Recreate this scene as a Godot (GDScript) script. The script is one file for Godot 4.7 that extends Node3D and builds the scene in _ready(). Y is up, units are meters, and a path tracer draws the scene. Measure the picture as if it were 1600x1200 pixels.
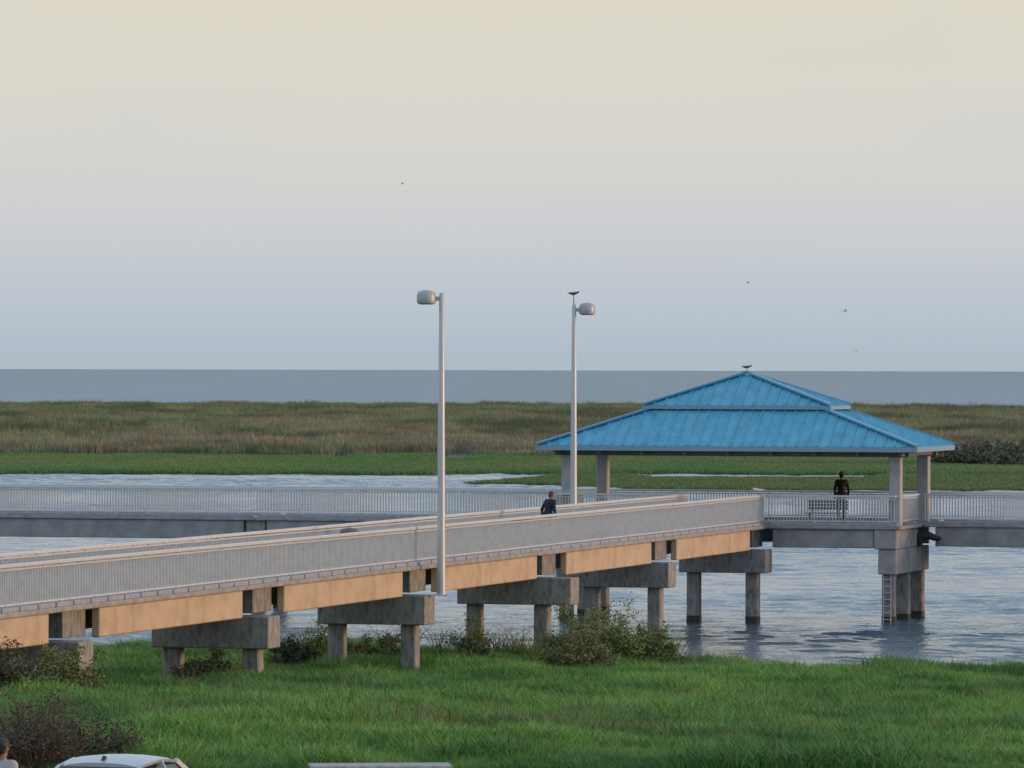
extends Node3D
# World: y up, water level y = 0, camera above the origin looking along -z. Depth "d" below means -z.

const CAM_H := 9.1
const PIER_TURN := -0.265            # pier frame: local x runs along the cross pier, local -z along the walkway away from shore
var PIER_AT := Vector3(9.16, 0, -208.8)
const RAIL_TOP := 4.60
const RAIL_LOW := 3.68
const DECK := 3.55
const SLAB_LOW := 3.37
const BEAM_LOW := 2.66
const CAP_LOW := 1.80

var used := {}
var M := {}
var rng := RandomNumberGenerator.new()

# ------------------------------------------------------------------ naming and tagging
func numbered(n: String) -> String:
	if not used.has(n):
		used[n] = 0
		return n
	used[n] += 1
	return "%s_%03d" % [n, used[n]]

func thing(called: String, label: String, category: String, at := Vector3.ZERO, turn := 0.0, group := "") -> Node3D:
	var o := Node3D.new()
	o.name = numbered(called)
	add_child(o)
	o.position = at
	o.rotation.y = turn
	o.set_meta("label", label)
	o.set_meta("category", category)
	if group != "":
		o.set_meta("group", group)
	return o

func part(called: String, mesh: Mesh, mat: Material, parent: Node, at := Vector3.ZERO, turn := 0.0) -> MeshInstance3D:
	var o := MeshInstance3D.new()
	o.name = called
	o.mesh = mesh
	o.material_override = mat
	parent.add_child(o, true)
	o.position = at
	o.rotation.y = turn
	return o

func structure(called: String, mesh: Mesh, mat: Material, label: String) -> MeshInstance3D:
	var o := MeshInstance3D.new()
	o.name = numbered(called)
	o.mesh = mesh
	o.material_override = mat
	add_child(o)
	o.set_meta("kind", "structure")
	o.set_meta("label", label)
	o.set_meta("category", called.replace("_", " "))
	return o

# ------------------------------------------------------------------ mesh helpers
func tool() -> SurfaceTool:
	var st := SurfaceTool.new()
	st.begin(Mesh.PRIMITIVE_TRIANGLES)
	st.set_smooth_group(-1)
	return st

func done(st: SurfaceTool) -> ArrayMesh:
	st.generate_normals()
	return st.commit()

func tri(st: SurfaceTool, a: Vector3, b: Vector3, c: Vector3, ref: Vector3) -> void:
	# clockwise as seen from outside; "outside" is away from ref
	var n := (b - a).cross(c - a)
	if n.dot((a + b + c) / 3.0 - ref) > 0.0:
		st.add_vertex(a); st.add_vertex(c); st.add_vertex(b)
	else:
		st.add_vertex(a); st.add_vertex(b); st.add_vertex(c)

func poly(st: SurfaceTool, pts: Array, ref: Vector3) -> void:
	for i in range(1, pts.size() - 1):
		tri(st, pts[0], pts[i], pts[i + 1], ref)

func hexa(st: SurfaceTool, p: Array) -> void:
	# p: bottom 0..3 round, top 4..7 round
	var c := Vector3.ZERO
	for v in p:
		c += v
	c /= 8.0
	poly(st, [p[0], p[1], p[2], p[3]], c)
	poly(st, [p[4], p[5], p[6], p[7]], c)
	for i in 4:
		var j := (i + 1) % 4
		poly(st, [p[i], p[j], p[4 + j], p[4 + i]], c)

func bx(st: SurfaceTool, lo: Vector3, hi: Vector3) -> void:
	hexa(st, [Vector3(lo.x, lo.y, lo.z), Vector3(hi.x, lo.y, lo.z), Vector3(hi.x, lo.y, hi.z), Vector3(lo.x, lo.y, hi.z),
		Vector3(lo.x, hi.y, lo.z), Vector3(hi.x, hi.y, lo.z), Vector3(hi.x, hi.y, hi.z), Vector3(lo.x, hi.y, hi.z)])

func cbx(st: SurfaceTool, lo: Vector3, hi: Vector3, ch := 0.025) -> void:
	# box with chamfered edges
	var c := (lo + hi) * 0.5
	var h := (hi - lo) * 0.5
	for a in 3:
		var b := (a + 1) % 3
		var d := (a + 2) % 3
		for s in [-1.0, 1.0]:
			var q := []
			for k in [[-1, -1], [1, -1], [1, 1], [-1, 1]]:
				var v := Vector3.ZERO
				v[a] = s * h[a]; v[b] = k[0] * (h[b] - ch); v[d] = k[1] * (h[d] - ch)
				q.append(c + v)
			poly(st, q, c)
			for s2 in [-1.0, 1.0]:
				var e := []
				for k in [-1.0, 1.0]:
					var v := Vector3.ZERO
					v[a] = s * h[a]; v[b] = s2 * (h[b] - ch); v[d] = k * (h[d] - ch)
					e.append(c + v)
				for k in [1.0, -1.0]:
					var v := Vector3.ZERO
					v[a] = s * (h[a] - ch); v[b] = s2 * h[b]; v[d] = k * (h[d] - ch)
					e.append(c + v)
				poly(st, e, c)
	for sx in [-1.0, 1.0]:
		for sy in [-1.0, 1.0]:
			for sz in [-1.0, 1.0]:
				var p := Vector3(sx * h.x, sy * h.y, sz * h.z)
				tri(st, c + p - Vector3(0, sy, sz) * ch, c + p - Vector3(sx, 0, sz) * ch, c + p - Vector3(sx, sy, 0) * ch, c)

func box_mesh(lo: Vector3, hi: Vector3, ch := 0.0) -> ArrayMesh:
	var st := tool()
	if ch > 0.0:
		cbx(st, lo, hi, ch)
	else:
		bx(st, lo, hi)
	return done(st)

func bar(st: SurfaceTool, a: Vector3, b: Vector3, w: float, h: float) -> void:
	# rectangular bar between two points, h roughly vertical
	var d := (b - a).normalized()
	var side := d.cross(Vector3.UP)
	if side.length() < 0.05:
		side = Vector3.RIGHT
	side = side.normalized() * w * 0.5
	var up := side.cross(d).normalized() * h * 0.5
	hexa(st, [a - side - up, a + side - up, b + side - up, b - side - up, a - side + up, a + side + up, b + side + up, b - side + up])

func loft(st: SurfaceTool, rings: Array, capped := true) -> void:
	# smooth skin over rings of points; every ring has the same count
	st.set_smooth_group(1)
	var n: int = rings[0].size()
	for i in rings.size() - 1:
		var c := Vector3.ZERO
		for k in n:
			c += rings[i][k] + rings[i + 1][k]
		c /= 2.0 * n
		for k in n:
			var j := (k + 1) % n
			poly(st, [rings[i][k], rings[i][j], rings[i + 1][j], rings[i + 1][k]], c)
	if capped:
		st.set_smooth_group(2)
		var last := rings.size() - 1
		for e in [[0, mini(1, last)], [last, maxi(last - 1, 0)]]:
			var c := Vector3.ZERO
			for k in n:
				c += rings[e[1]][k]
			c /= n
			poly(st, rings[e[0]], c)
	st.set_smooth_group(-1)

func ring(c: Vector3, ax: Vector3, ay: Vector3, n := 10) -> Array:
	var r := []
	for k in n:
		var t := TAU * k / n
		r.append(c + ax * cos(t) + ay * sin(t))
	return r

func tube(st: SurfaceTool, pts: Array, radii: Array, n := 8) -> void:
	var rings := []
	for i in pts.size():
		var d: Vector3 = (pts[mini(i + 1, pts.size() - 1)] - pts[maxi(i - 1, 0)]).normalized()
		var s := d.cross(Vector3.UP if absf(d.y) < 0.95 else Vector3.RIGHT).normalized()
		var u := s.cross(d).normalized()
		rings.append(ring(pts[i], s * radii[i], u * radii[i], n))
	loft(st, rings)

func lathe(st: SurfaceTool, c: Vector3, prof: Array, n := 20) -> void:
	var rings := []
	for p in prof:
		rings.append(ring(c + Vector3(0, p[1], 0), Vector3(p[0], 0, 0), Vector3(0, 0, p[0]), n))
	loft(st, rings)

func ellipsoid(st: SurfaceTool, c: Vector3, ax: Vector3, ay: Vector3, az: Vector3, n := 10, m := 7) -> void:
	# long axis az
	var rings := []
	for i in m + 1:
		var t := PI * i / m
		var r := maxf(sin(t), 0.03)
		rings.append(ring(c - az * cos(t), ax * r, ay * r, n))
	loft(st, rings)

# ------------------------------------------------------------------ materials
func lin(r: float, g: float, b: float) -> Color:
	return Color(r, g, b).linear_to_srgb()

func noise_tex(freq: float, seed_: int, stops: Array, size := 512, octaves := 5) -> NoiseTexture2D:
	var n := FastNoiseLite.new()
	n.seed = seed_
	n.frequency = freq
	n.fractal_octaves = octaves
	n.noise_type = FastNoiseLite.TYPE_SIMPLEX_SMOOTH
	var g := Gradient.new()
	var offs := PackedFloat32Array()
	var cols := PackedColorArray()
	for s in stops:
		offs.append(s[0])
		cols.append(s[1])
	g.offsets = offs
	g.colors = cols
	var t := NoiseTexture2D.new()
	t.width = size
	t.height = size
	t.seamless = true
	t.noise = n
	t.color_ramp = g
	return t

func bump_tex(freq: float, seed_: int, strength: float, size := 512, octaves := 4) -> NoiseTexture2D:
	var n := FastNoiseLite.new()
	n.seed = seed_
	n.frequency = freq
	n.fractal_octaves = octaves
	var t := NoiseTexture2D.new()
	t.width = size
	t.height = size
	t.seamless = true
	t.noise = n
	t.as_normal_map = true
	t.bump_strength = strength
	return t

func plain(c: Color, rough := 0.6, metal := 0.0) -> StandardMaterial3D:
	var m := StandardMaterial3D.new()
	m.albedo_color = c
	m.roughness = rough
	m.metallic = metal
	return m

func mottled(a: Color, b: Color, c: Color, metres: float, seed_: int, rough := 0.85, bump := 0.0) -> StandardMaterial3D:
	var m := StandardMaterial3D.new()
	m.albedo_texture = noise_tex(0.012, seed_, [[0.2, a], [0.5, b], [0.8, c]])
	m.roughness = rough
	m.uv1_triplanar = true
	m.uv1_world_triplanar = true
	m.uv1_scale = Vector3.ONE / metres
	if bump > 0.0:
		m.normal_enabled = true
		m.normal_texture = bump_tex(0.05, seed_ + 7, bump)
	return m

func vertex_mat(rough := 0.8) -> StandardMaterial3D:
	var m := StandardMaterial3D.new()
	m.vertex_color_use_as_albedo = true
	m.roughness = rough
	return m

func make_materials() -> void:
	M.concrete = mottled(lin(0.17, 0.157, 0.14), lin(0.30, 0.28, 0.26), lin(0.37, 0.345, 0.32), 3.1, 3, 0.9, 3.0)
	M.concrete.uv1_scale = Vector3(0.75, 0.22, 0.75)
	M.slab = mottled(lin(0.27, 0.25, 0.24), lin(0.36, 0.335, 0.32), lin(0.42, 0.39, 0.37), 4.3, 5, 0.9, 2.0)
	M.beam = mottled(lin(0.46, 0.335, 0.215), lin(0.555, 0.41, 0.265), lin(0.60, 0.45, 0.30), 5.3, 9, 0.85, 1.0)
	M.cross_beam = mottled(lin(0.26, 0.25, 0.24), lin(0.33, 0.32, 0.31), lin(0.38, 0.37, 0.36), 5.1, 19, 0.9, 1.0)
	M.rail = mottled(lin(0.56, 0.56, 0.55), lin(0.62, 0.62, 0.61), lin(0.66, 0.66, 0.65), 1.7, 11, 0.55)
	M.rail.metallic = 0.15
	M.algae = mottled(lin(0.02, 0.022, 0.016), lin(0.04, 0.04, 0.03), lin(0.07, 0.07, 0.05), 0.9, 13, 0.6)
	M.roof = mottled(lin(0.07, 0.32, 0.46), lin(0.095, 0.39, 0.56), lin(0.13, 0.45, 0.62), 3.7, 15, 0.42)
	M.trim = plain(lin(0.05, 0.20, 0.37), 0.45)
	M.soffit = plain(lin(0.20, 0.19, 0.18), 0.9)
	M.pole = plain(lin(0.55, 0.55, 0.56), 0.4, 0.25)
	M.lamp = plain(lin(0.42, 0.44, 0.45), 0.45, 0.2)
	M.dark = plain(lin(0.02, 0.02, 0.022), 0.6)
	M.lens = plain(lin(0.10, 0.10, 0.10), 0.15)
	M.bench = plain(lin(0.13, 0.13, 0.14), 0.6)
	M.tabletop = mottled(lin(0.30, 0.29, 0.28), lin(0.40, 0.39, 0.38), lin(0.46, 0.45, 0.44), 1.1, 23, 0.8)
	M.tablewood = mottled(lin(0.10, 0.07, 0.05), lin(0.14, 0.10, 0.075), lin(0.18, 0.13, 0.10), 0.8, 25, 0.85)
	M.asphalt = mottled(lin(0.035, 0.035, 0.036), lin(0.05, 0.05, 0.05), lin(0.065, 0.064, 0.062), 2.3, 27, 0.92, 3.0)
	M.veg = vertex_mat(0.75)
	M.veg.backlight_enabled = true
	M.veg.backlight = lin(0.05, 0.075, 0.02)
	M.skin = vertex_mat(0.75)
	M.feather_white = plain(lin(0.75, 0.75, 0.73), 0.8)
	M.feather_grey = plain(lin(0.10, 0.105, 0.11), 0.8)
	M.feather_pale = plain(lin(0.72, 0.72, 0.72), 0.8)
	M.beak = plain(lin(0.45, 0.28, 0.05), 0.5)
	M.ground = mottled(lin(0.020, 0.035, 0.010), lin(0.030, 0.055, 0.014), lin(0.055, 0.065, 0.025), 6.0, 31, 0.95, 4.0)
	M.marsh = mottled(lin(0.045, 0.055, 0.025), lin(0.06, 0.062, 0.03), lin(0.085, 0.07, 0.045), 40.0, 33, 0.95)
	var w := StandardMaterial3D.new()
	w.albedo_texture = noise_tex(0.01, 41, [[0.2, lin(0.055, 0.105, 0.155)], [0.8, lin(0.08, 0.14, 0.195)]], 256)
	w.roughness = 0.06
	w.metallic_specular = 0.4
	w.normal_enabled = true
	w.normal_texture = bump_tex(0.02, 43, 5.0, 1024, 5)
	w.normal_scale = 1.1
	M.water = w
	var fw: StandardMaterial3D = w.duplicate()   # the same water, roughened by the wind on the open lake
	fw.roughness = 0.30
	fw.metallic_specular = 0.32
	fw.uv1_scale = Vector3(0.022, 0.022, 1)
	M.far_water = fw

# ------------------------------------------------------------------ sky
func sky_image() -> ImageTexture:
	# measured up the photograph from the horizon to 3.7 degrees, then on into an open evening sky
	var stops := [[-90.0, Color(0.41, 0.49, 0.55)], [0.0, Color(0.415, 0.495, 0.556)], [0.235, Color(0.442, 0.512, 0.585)], [0.81, Color(0.515, 0.571, 0.624)], [1.445, Color(0.608, 0.620, 0.640)], [2.08, Color(0.665, 0.655, 0.622)],
		[3.04, Color(0.712, 0.686, 0.602)], [3.67, Color(0.722, 0.684, 0.578)], [4.4, Color(0.70, 0.685, 0.60)], [6.0, Color(0.61, 0.675, 0.71)], [9.0, Color(0.545, 0.665, 0.80)],
		[25.0, Color(0.53, 0.66, 0.83)], [55.0, Color(0.48, 0.60, 0.76)], [90.0, Color(0.43, 0.53, 0.68)]]
	var w := 2048
	var h := 1024
	var im := Image.create(w, h, false, Image.FORMAT_RGBF)
	var n := FastNoiseLite.new()
	n.seed = 77
	n.frequency = 1.0
	n.fractal_octaves = 5
	for y in h:
		var e := 90.0 - (y + 0.5) * 180.0 / h
		var c: Color = stops[0][1]
		for i in stops.size() - 1:
			if e >= stops[i][0] and e <= stops[i + 1][0]:
				var t: float = (e - stops[i][0]) / (stops[i + 1][0] - stops[i][0])
				c = stops[i][1].lerp(stops[i + 1][1], smoothstep(0.0, 1.0, t) * 0.4 + t * 0.6)
		for x in w:
			var col := c
			if e > 0.2 and e < 40.0:
				var a := TAU * x / w
				# thin, wide-spread lavender cloud wisps
				var v := n.get_noise_3d(cos(a) * 9.0, e * (0.9 if e < 8.0 else 0.35) + 3.0, sin(a) * 9.0)
				v = smoothstep(0.05, 0.5, v) * smoothstep(0.3, 1.4, e) * 0.16
				col = c.lerp(Color(0.56, 0.575, 0.62), v)
			im.set_pixel(x, y, col)
	return ImageTexture.create_from_image(im)

func make_camera_and_light() -> void:
	var cam := Camera3D.new()
	cam.name = "camera"
	cam.fov = 7.628
	cam.near = 0.5
	cam.far = 200000.0
	add_child(cam)
	cam.position = Vector3(0, CAM_H, 0)
	cam.rotation = Vector3(-0.00247, 0, 0.0025)
	cam.current = true
	var env := Environment.new()
	var sky := Sky.new()
	var pm := PanoramaSkyMaterial.new()
	pm.panorama = sky_image()
	sky.sky_material = pm
	env.background_mode = Environment.BG_SKY
	env.sky = sky
	env.tonemap_mode = Environment.TONE_MAPPER_LINEAR
	env.tonemap_exposure = 1.0
	env.sdfgi_enabled = true
	env.ssao_enabled = true
	env.ssil_enabled = true
	var we := WorldEnvironment.new()
	we.name = "world_environment"
	we.environment = env
	add_child(we)
	# low evening sun, softened by the haze, to the right of the view
	var sun := DirectionalLight3D.new()
	sun.name = "sun"
	sun.light_energy = 0.6
	sun.light_color = Color(1.0, 0.79, 0.60)
	sun.light_angular_distance = 8.0
	sun.shadow_enabled = true
	add_child(sun)
	var towards := Vector3(0.99, 0.10, 0.06).normalized()
	sun.look_at_from_position(towards * 100.0, Vector3.ZERO, Vector3.UP)

# ------------------------------------------------------------------ water and land
func shore(x: float) -> float:
	return 176.5 + 9.5 * smoothstep(3.0, -4.0, x) - 0.5 * maxf(0.0, x - 4.0) + sin(x * 0.55) * 0.7 + sin(x * 1.7 + 1.0) * 0.35

var land_noise := FastNoiseLite.new()
func land(x: float, d: float) -> float:
	var s := shore(x) - d
	var h := 0.0
	if s < 0.0:
		h = s * 0.06
	else:
		h = minf(s * 0.021 + maxf(0.0, s - 32.0) * 0.015, 2.3)
	h += land_noise.get_noise_2d(x * 4.0, d * 4.0) * 0.10 * smoothstep(0.0, 6.0, s) * smoothstep(100.0, 112.0, d)
	return h

func make_water() -> void:
	var n1 := FastNoiseLite.new(); n1.seed = 5; n1.frequency = 0.16; n1.fractal_octaves = 2
	var n2 := FastNoiseLite.new(); n2.seed = 8; n2.frequency = 0.5; n2.fractal_octaves = 2
	var n3 := FastNoiseLite.new(); n3.seed = 9; n3.frequency = 0.02; n3.fractal_octaves = 2
	var x0 := -62.0
	var d0 := 162.0
	var dx := 0.42
	var dd := 0.33
	var nx := 300
	var nd := 1060
	var v := PackedVector3Array()
	var uv := PackedVector2Array()
	var hs := PackedFloat32Array()
	for j in nd + 1:
		for i in nx + 1:
			var x := x0 + i * dx
			var d := d0 + j * dd
			var calm := 0.55 + 0.9 * smoothstep(-0.4, 0.5, n3.get_noise_2d(x, d))
			var e := smoothstep(0.0, 8.0, minf(minf(x - x0, x0 + nx * dx - x), minf(d - d0, d0 + nd * dd - d)))
			var near := 0.6 + 0.4 * smoothstep(178.0, 205.0, d)
			var h := (n1.get_noise_2d(x * 0.9, d * 1.9) * 0.10 + n2.get_noise_2d(x * 0.75, d * 1.75) * 0.075) * calm * e * near
			v.append(Vector3(x, h, -d))
			uv.append(Vector2(x, d) / 7.0)
			hs.append(h)
	var nm := PackedVector3Array()
	for j in nd + 1:
		for i in nx + 1:
			var a := j * (nx + 1)
			var sx := (hs[a + mini(i + 1, nx)] - hs[a + maxi(i - 1, 0)]) / (2.0 * dx)
			var sd := (hs[mini(j + 1, nd) * (nx + 1) + i] - hs[maxi(j - 1, 0) * (nx + 1) + i]) / (2.0 * dd)
			nm.append(Vector3(-sx, 1.0, sd).normalized())
	var idx := PackedInt32Array()
	for j in nd:
		for i in nx:
			var a := j * (nx + 1) + i
			var b := a + nx + 1
			idx.append_array([a, b, a + 1, a + 1, b, b + 1])
	var ar := []
	ar.resize(Mesh.ARRAY_MAX)
	ar[Mesh.ARRAY_VERTEX] = v
	ar[Mesh.ARRAY_NORMAL] = nm
	ar[Mesh.ARRAY_TEX_UV] = uv
	ar[Mesh.ARRAY_INDEX] = idx
	var tang := PackedFloat32Array()
	for k in v.size():
		tang.append_array([1.0, 0.0, 0.0, 1.0])
	ar[Mesh.ARRAY_TANGENT] = tang
	var am := ArrayMesh.new()
	am.add_surface_from_arrays(Mesh.PRIMITIVE_TRIANGLES, ar)
	var water := structure("water", am, M.water, "choppy grey blue lake water around the pier")
	# calm-edged sheets that carry the lake on around the choppy part and out to the horizon
	var x1 := x0 + nx * dx
	var d1 := d0 + nd * dd
	var rects := [[-400.0, 60.0, x0, 3000.0], [x1, 60.0, 400.0, 3000.0], [x0, d1, x1, 3000.0], [x0, 100.0, x1, d0],
		[-40000.0, -20000.0, -400.0, 3000.0], [400.0, -20000.0, 40000.0, 3000.0], [-40000.0, 3000.0, 40000.0, 90000.0]]
	for r in rects:
		var st := SurfaceTool.new()
		st.begin(Mesh.PRIMITIVE_TRIANGLES)
		var c := [Vector2(r[0], r[1]), Vector2(r[2], r[1]), Vector2(r[2], r[3]), Vector2(r[0], r[3])]
		for k in [0, 3, 1, 1, 3, 2]:
			st.set_normal(Vector3.UP)
			st.set_uv(c[k] / 7.0)
			st.set_tangent(Plane(1, 0, 0, 1))
			st.add_vertex(Vector3(c[k].x, 0, -c[k].y))
		part("open_water", st.commit(), M.far_water if r[3] > 2000.0 else M.water, water)

func field_mesh(x0: float, x1: float, d0: float, d1: float, nx: int, nd: int, f: Callable) -> ArrayMesh:
	var st := SurfaceTool.new()
	st.begin(Mesh.PRIMITIVE_TRIANGLES)
	st.set_smooth_group(0)
	for j in nd + 1:
		for i in nx + 1:
			var x := lerpf(x0, x1, float(i) / nx)
			var d := lerpf(d0, d1, float(j) / nd)
			st.add_vertex(Vector3(x, f.call(x, d), -d))
	for j in nd:
		for i in nx:
			var a := j * (nx + 1) + i
			var b := a + nx + 1
			for k in [a, b, a + 1, a + 1, b, b + 1]:
				st.add_index(k)
	st.generate_normals()
	return st.commit()

func outline_sheet(pts: Array, y: float) -> ArrayMesh:
	# flat island outline (x, d) with a skirt down into the water
	var pv := PackedVector2Array()
	for p in pts:
		pv.append(p)
	var ids := Geometry2D.triangulate_polygon(pv)
	var st := tool()
	for k in range(0, ids.size(), 3):
		var q := []
		for m in 3:
			var p: Vector2 = pv[ids[k + m]]
			q.append(Vector3(p.x, y, -p.y))
		tri(st, q[0], q[1], q[2], q[0] - Vector3.UP)
	for k in pv.size():
		var a := pv[k]
		var b := pv[(k + 1) % pv.size()]
		poly(st, [Vector3(a.x, y, -a.y), Vector3(b.x, y, -b.y), Vector3(b.x, -0.4, -b.y), Vector3(a.x, -0.4, -a.y)], Vector3(0, 0, -900))
	return done(st)

# main marsh shore (depth of its near edge) and the low spit in front of it
func marsh_near(x: float) -> float:
	return 499.0 + sin(x * 0.11) * 3.0 + sin(x * 0.37 + 2.0) * 1.5 - 6.0 * smoothstep(-20.0, -45.0, x)

func marsh_far(x: float) -> float:
	return 1390.0 + x * -0.35 + sin(x * 0.04) * 26.0 + sin(x * 0.013 + 1.0) * 50.0

func spit_near(x: float) -> float:
	return 436.0 + 22.0 * smoothstep(14.0, -3.5, x) + sin(x * 0.5) * 1.0

func spit_far(x: float) -> float:
	return 459.0 + 22.0 * smoothstep(-3.5, 3.0, x) + 16.0 * smoothstep(2.0, 5.0, x) * (1.0 - smoothstep(9.0, 12.0, x) * (1.0 - smoothstep(29.0, 33.0, x)) * 0.9)

var pools := [[-17.5, 600.0, 1.6, 26.0], [-5.6, 603.0, 2.2, 26.0], [-58.0, 830.0, 5.0, 55.0], [-63.0, 815.0, 2.5, 40.0]]
func in_pool(x: float, d: float, grow := 1.0) -> bool:
	for p in pools:
		var e := Vector2((x - p[0]) / (p[2] * grow), (d - p[1]) / (p[3] * grow))
		if e.length() < 1.0:
			return true
	return false

func make_land() -> void:
	land_noise.seed = 3
	land_noise.frequency = 0.06
	structure("ground", field_mesh(-60, 60, 30, 190, 160, 200, land), M.ground, "green grassy lake bank in front of the pier")
	structure("ground", box_mesh(Vector3(-400, 1.9, -30.2), Vector3(400, 2.28, 20000)), M.ground, "grassy land that carries on behind the viewpoint")
	structure("parking_lot", box_mesh(Vector3(-24, 2.2, -87), Vector3(14, 2.304, -66)), M.asphalt, "strip of asphalt parking lot under the car")
	var pts := []
	for k in 81:
		var x := -200.0 + 5.0 * k
		pts.append(Vector2(x, marsh_near(x)))
	for k in 81:
		var x := 200.0 - 5.0 * k
		pts.append(Vector2(x, marsh_far(x)))
	structure("terrain", outline_sheet(pts, 0.08), M.marsh, "flat marsh island between the bay and the open lake")
	pts = []
	for k in 60:
		var x := -3.4 + k * 2.0
		pts.append(Vector2(x, spit_near(x)))
	for k in range(59, -1, -1):
		var x := -3.4 + k * 2.0
		pts.append(Vector2(x, maxf(spit_far(x), spit_near(x) + 0.3)))
	structure("terrain", outline_sheet(pts, 0.07), M.marsh, "low green spit in front of the marsh island")
	for p in pools:
		var st := tool()
		var r := []
		for k in 24:
			var t := TAU * k / 24
			r.append(Vector3(p[0] + cos(t) * p[2], 0.10, -p[1] + sin(t) * p[3]))
		poly(st, r, Vector3(p[0], -1, -p[1]))
		structure("pool", done(st), M.water, "small pool of still water in the marsh")

# ------------------------------------------------------------------ vegetation
func blade(st: SurfaceTool, root: Vector3, tip: Vector3, mid: Vector3, w: float, face: float, c: Color, c2: Color) -> void:
	var s := Vector3(cos(face), 0, sin(face)) * w * 0.5
	st.set_color(c)
	st.add_vertex(root - s); st.add_vertex(mid - s * 0.8); st.add_vertex(root + s)
	st.add_vertex(root + s); st.add_vertex(mid - s * 0.8); st.add_vertex(mid + s * 0.8)
	st.add_vertex(mid - s * 0.8)
	st.set_color(c2)
	st.add_vertex(tip)
	st.set_color(c)
	st.add_vertex(mid + s * 0.8)

func tuft(seed_: int, blades: int, radius: float, h: float, w: float, lean: float, tip_col := Color(1, 1, 1)) -> ArrayMesh:
	var r := RandomNumberGenerator.new()
	r.seed = seed_
	var st := tool()
	for k in blades:
		var a := r.randf() * TAU
		var rad := sqrt(r.randf()) * radius
		var root := Vector3(cos(a) * rad, -0.04, sin(a) * rad)
		var hh := h * r.randf_range(0.55, 1.0)
		var la := r.randf() * TAU
		var l := lean * hh * r.randf_range(0.2, 1.0)
		var dir := Vector3(cos(la), 0, sin(la))
		var mid := root + Vector3(0, hh * 0.6, 0) + dir * l * 0.35
		var tip := root + Vector3(0, hh * r.randf_range(0.9, 1.0), 0) + dir * l
		var s := r.randf_range(0.75, 1.25)
		var c := Color(s, s, s)
		blade(st, root, tip, mid, w * r.randf_range(0.7, 1.3), r.randf() * TAU, c, Color(s * tip_col.r, s * tip_col.g, s * tip_col.b))
	return done(st)

func scatter(called: String, mesh: Mesh, mat: Material, label: String, category: String, spots: Array, cols: Array) -> void:
	var mm := MultiMesh.new()
	mm.transform_format = MultiMesh.TRANSFORM_3D
	mm.use_colors = true
	mm.mesh = mesh
	mm.instance_count = spots.size()
	for i in spots.size():
		mm.set_instance_transform(i, spots[i])
		mm.set_instance_color(i, cols[i])
	var o := MultiMeshInstance3D.new()
	o.name = numbered(called)
	o.multimesh = mm
	o.material_override = mat
	add_child(o)
	o.set_meta("kind", "stuff")
	o.set_meta("label", label)
	o.set_meta("category", category)

func spot(p: Vector3, s: float, sy: float) -> Transform3D:
	return Transform3D(Basis(Vector3.UP, rng.randf() * TAU).scaled(Vector3(s, s * sy, s)), p)

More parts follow.
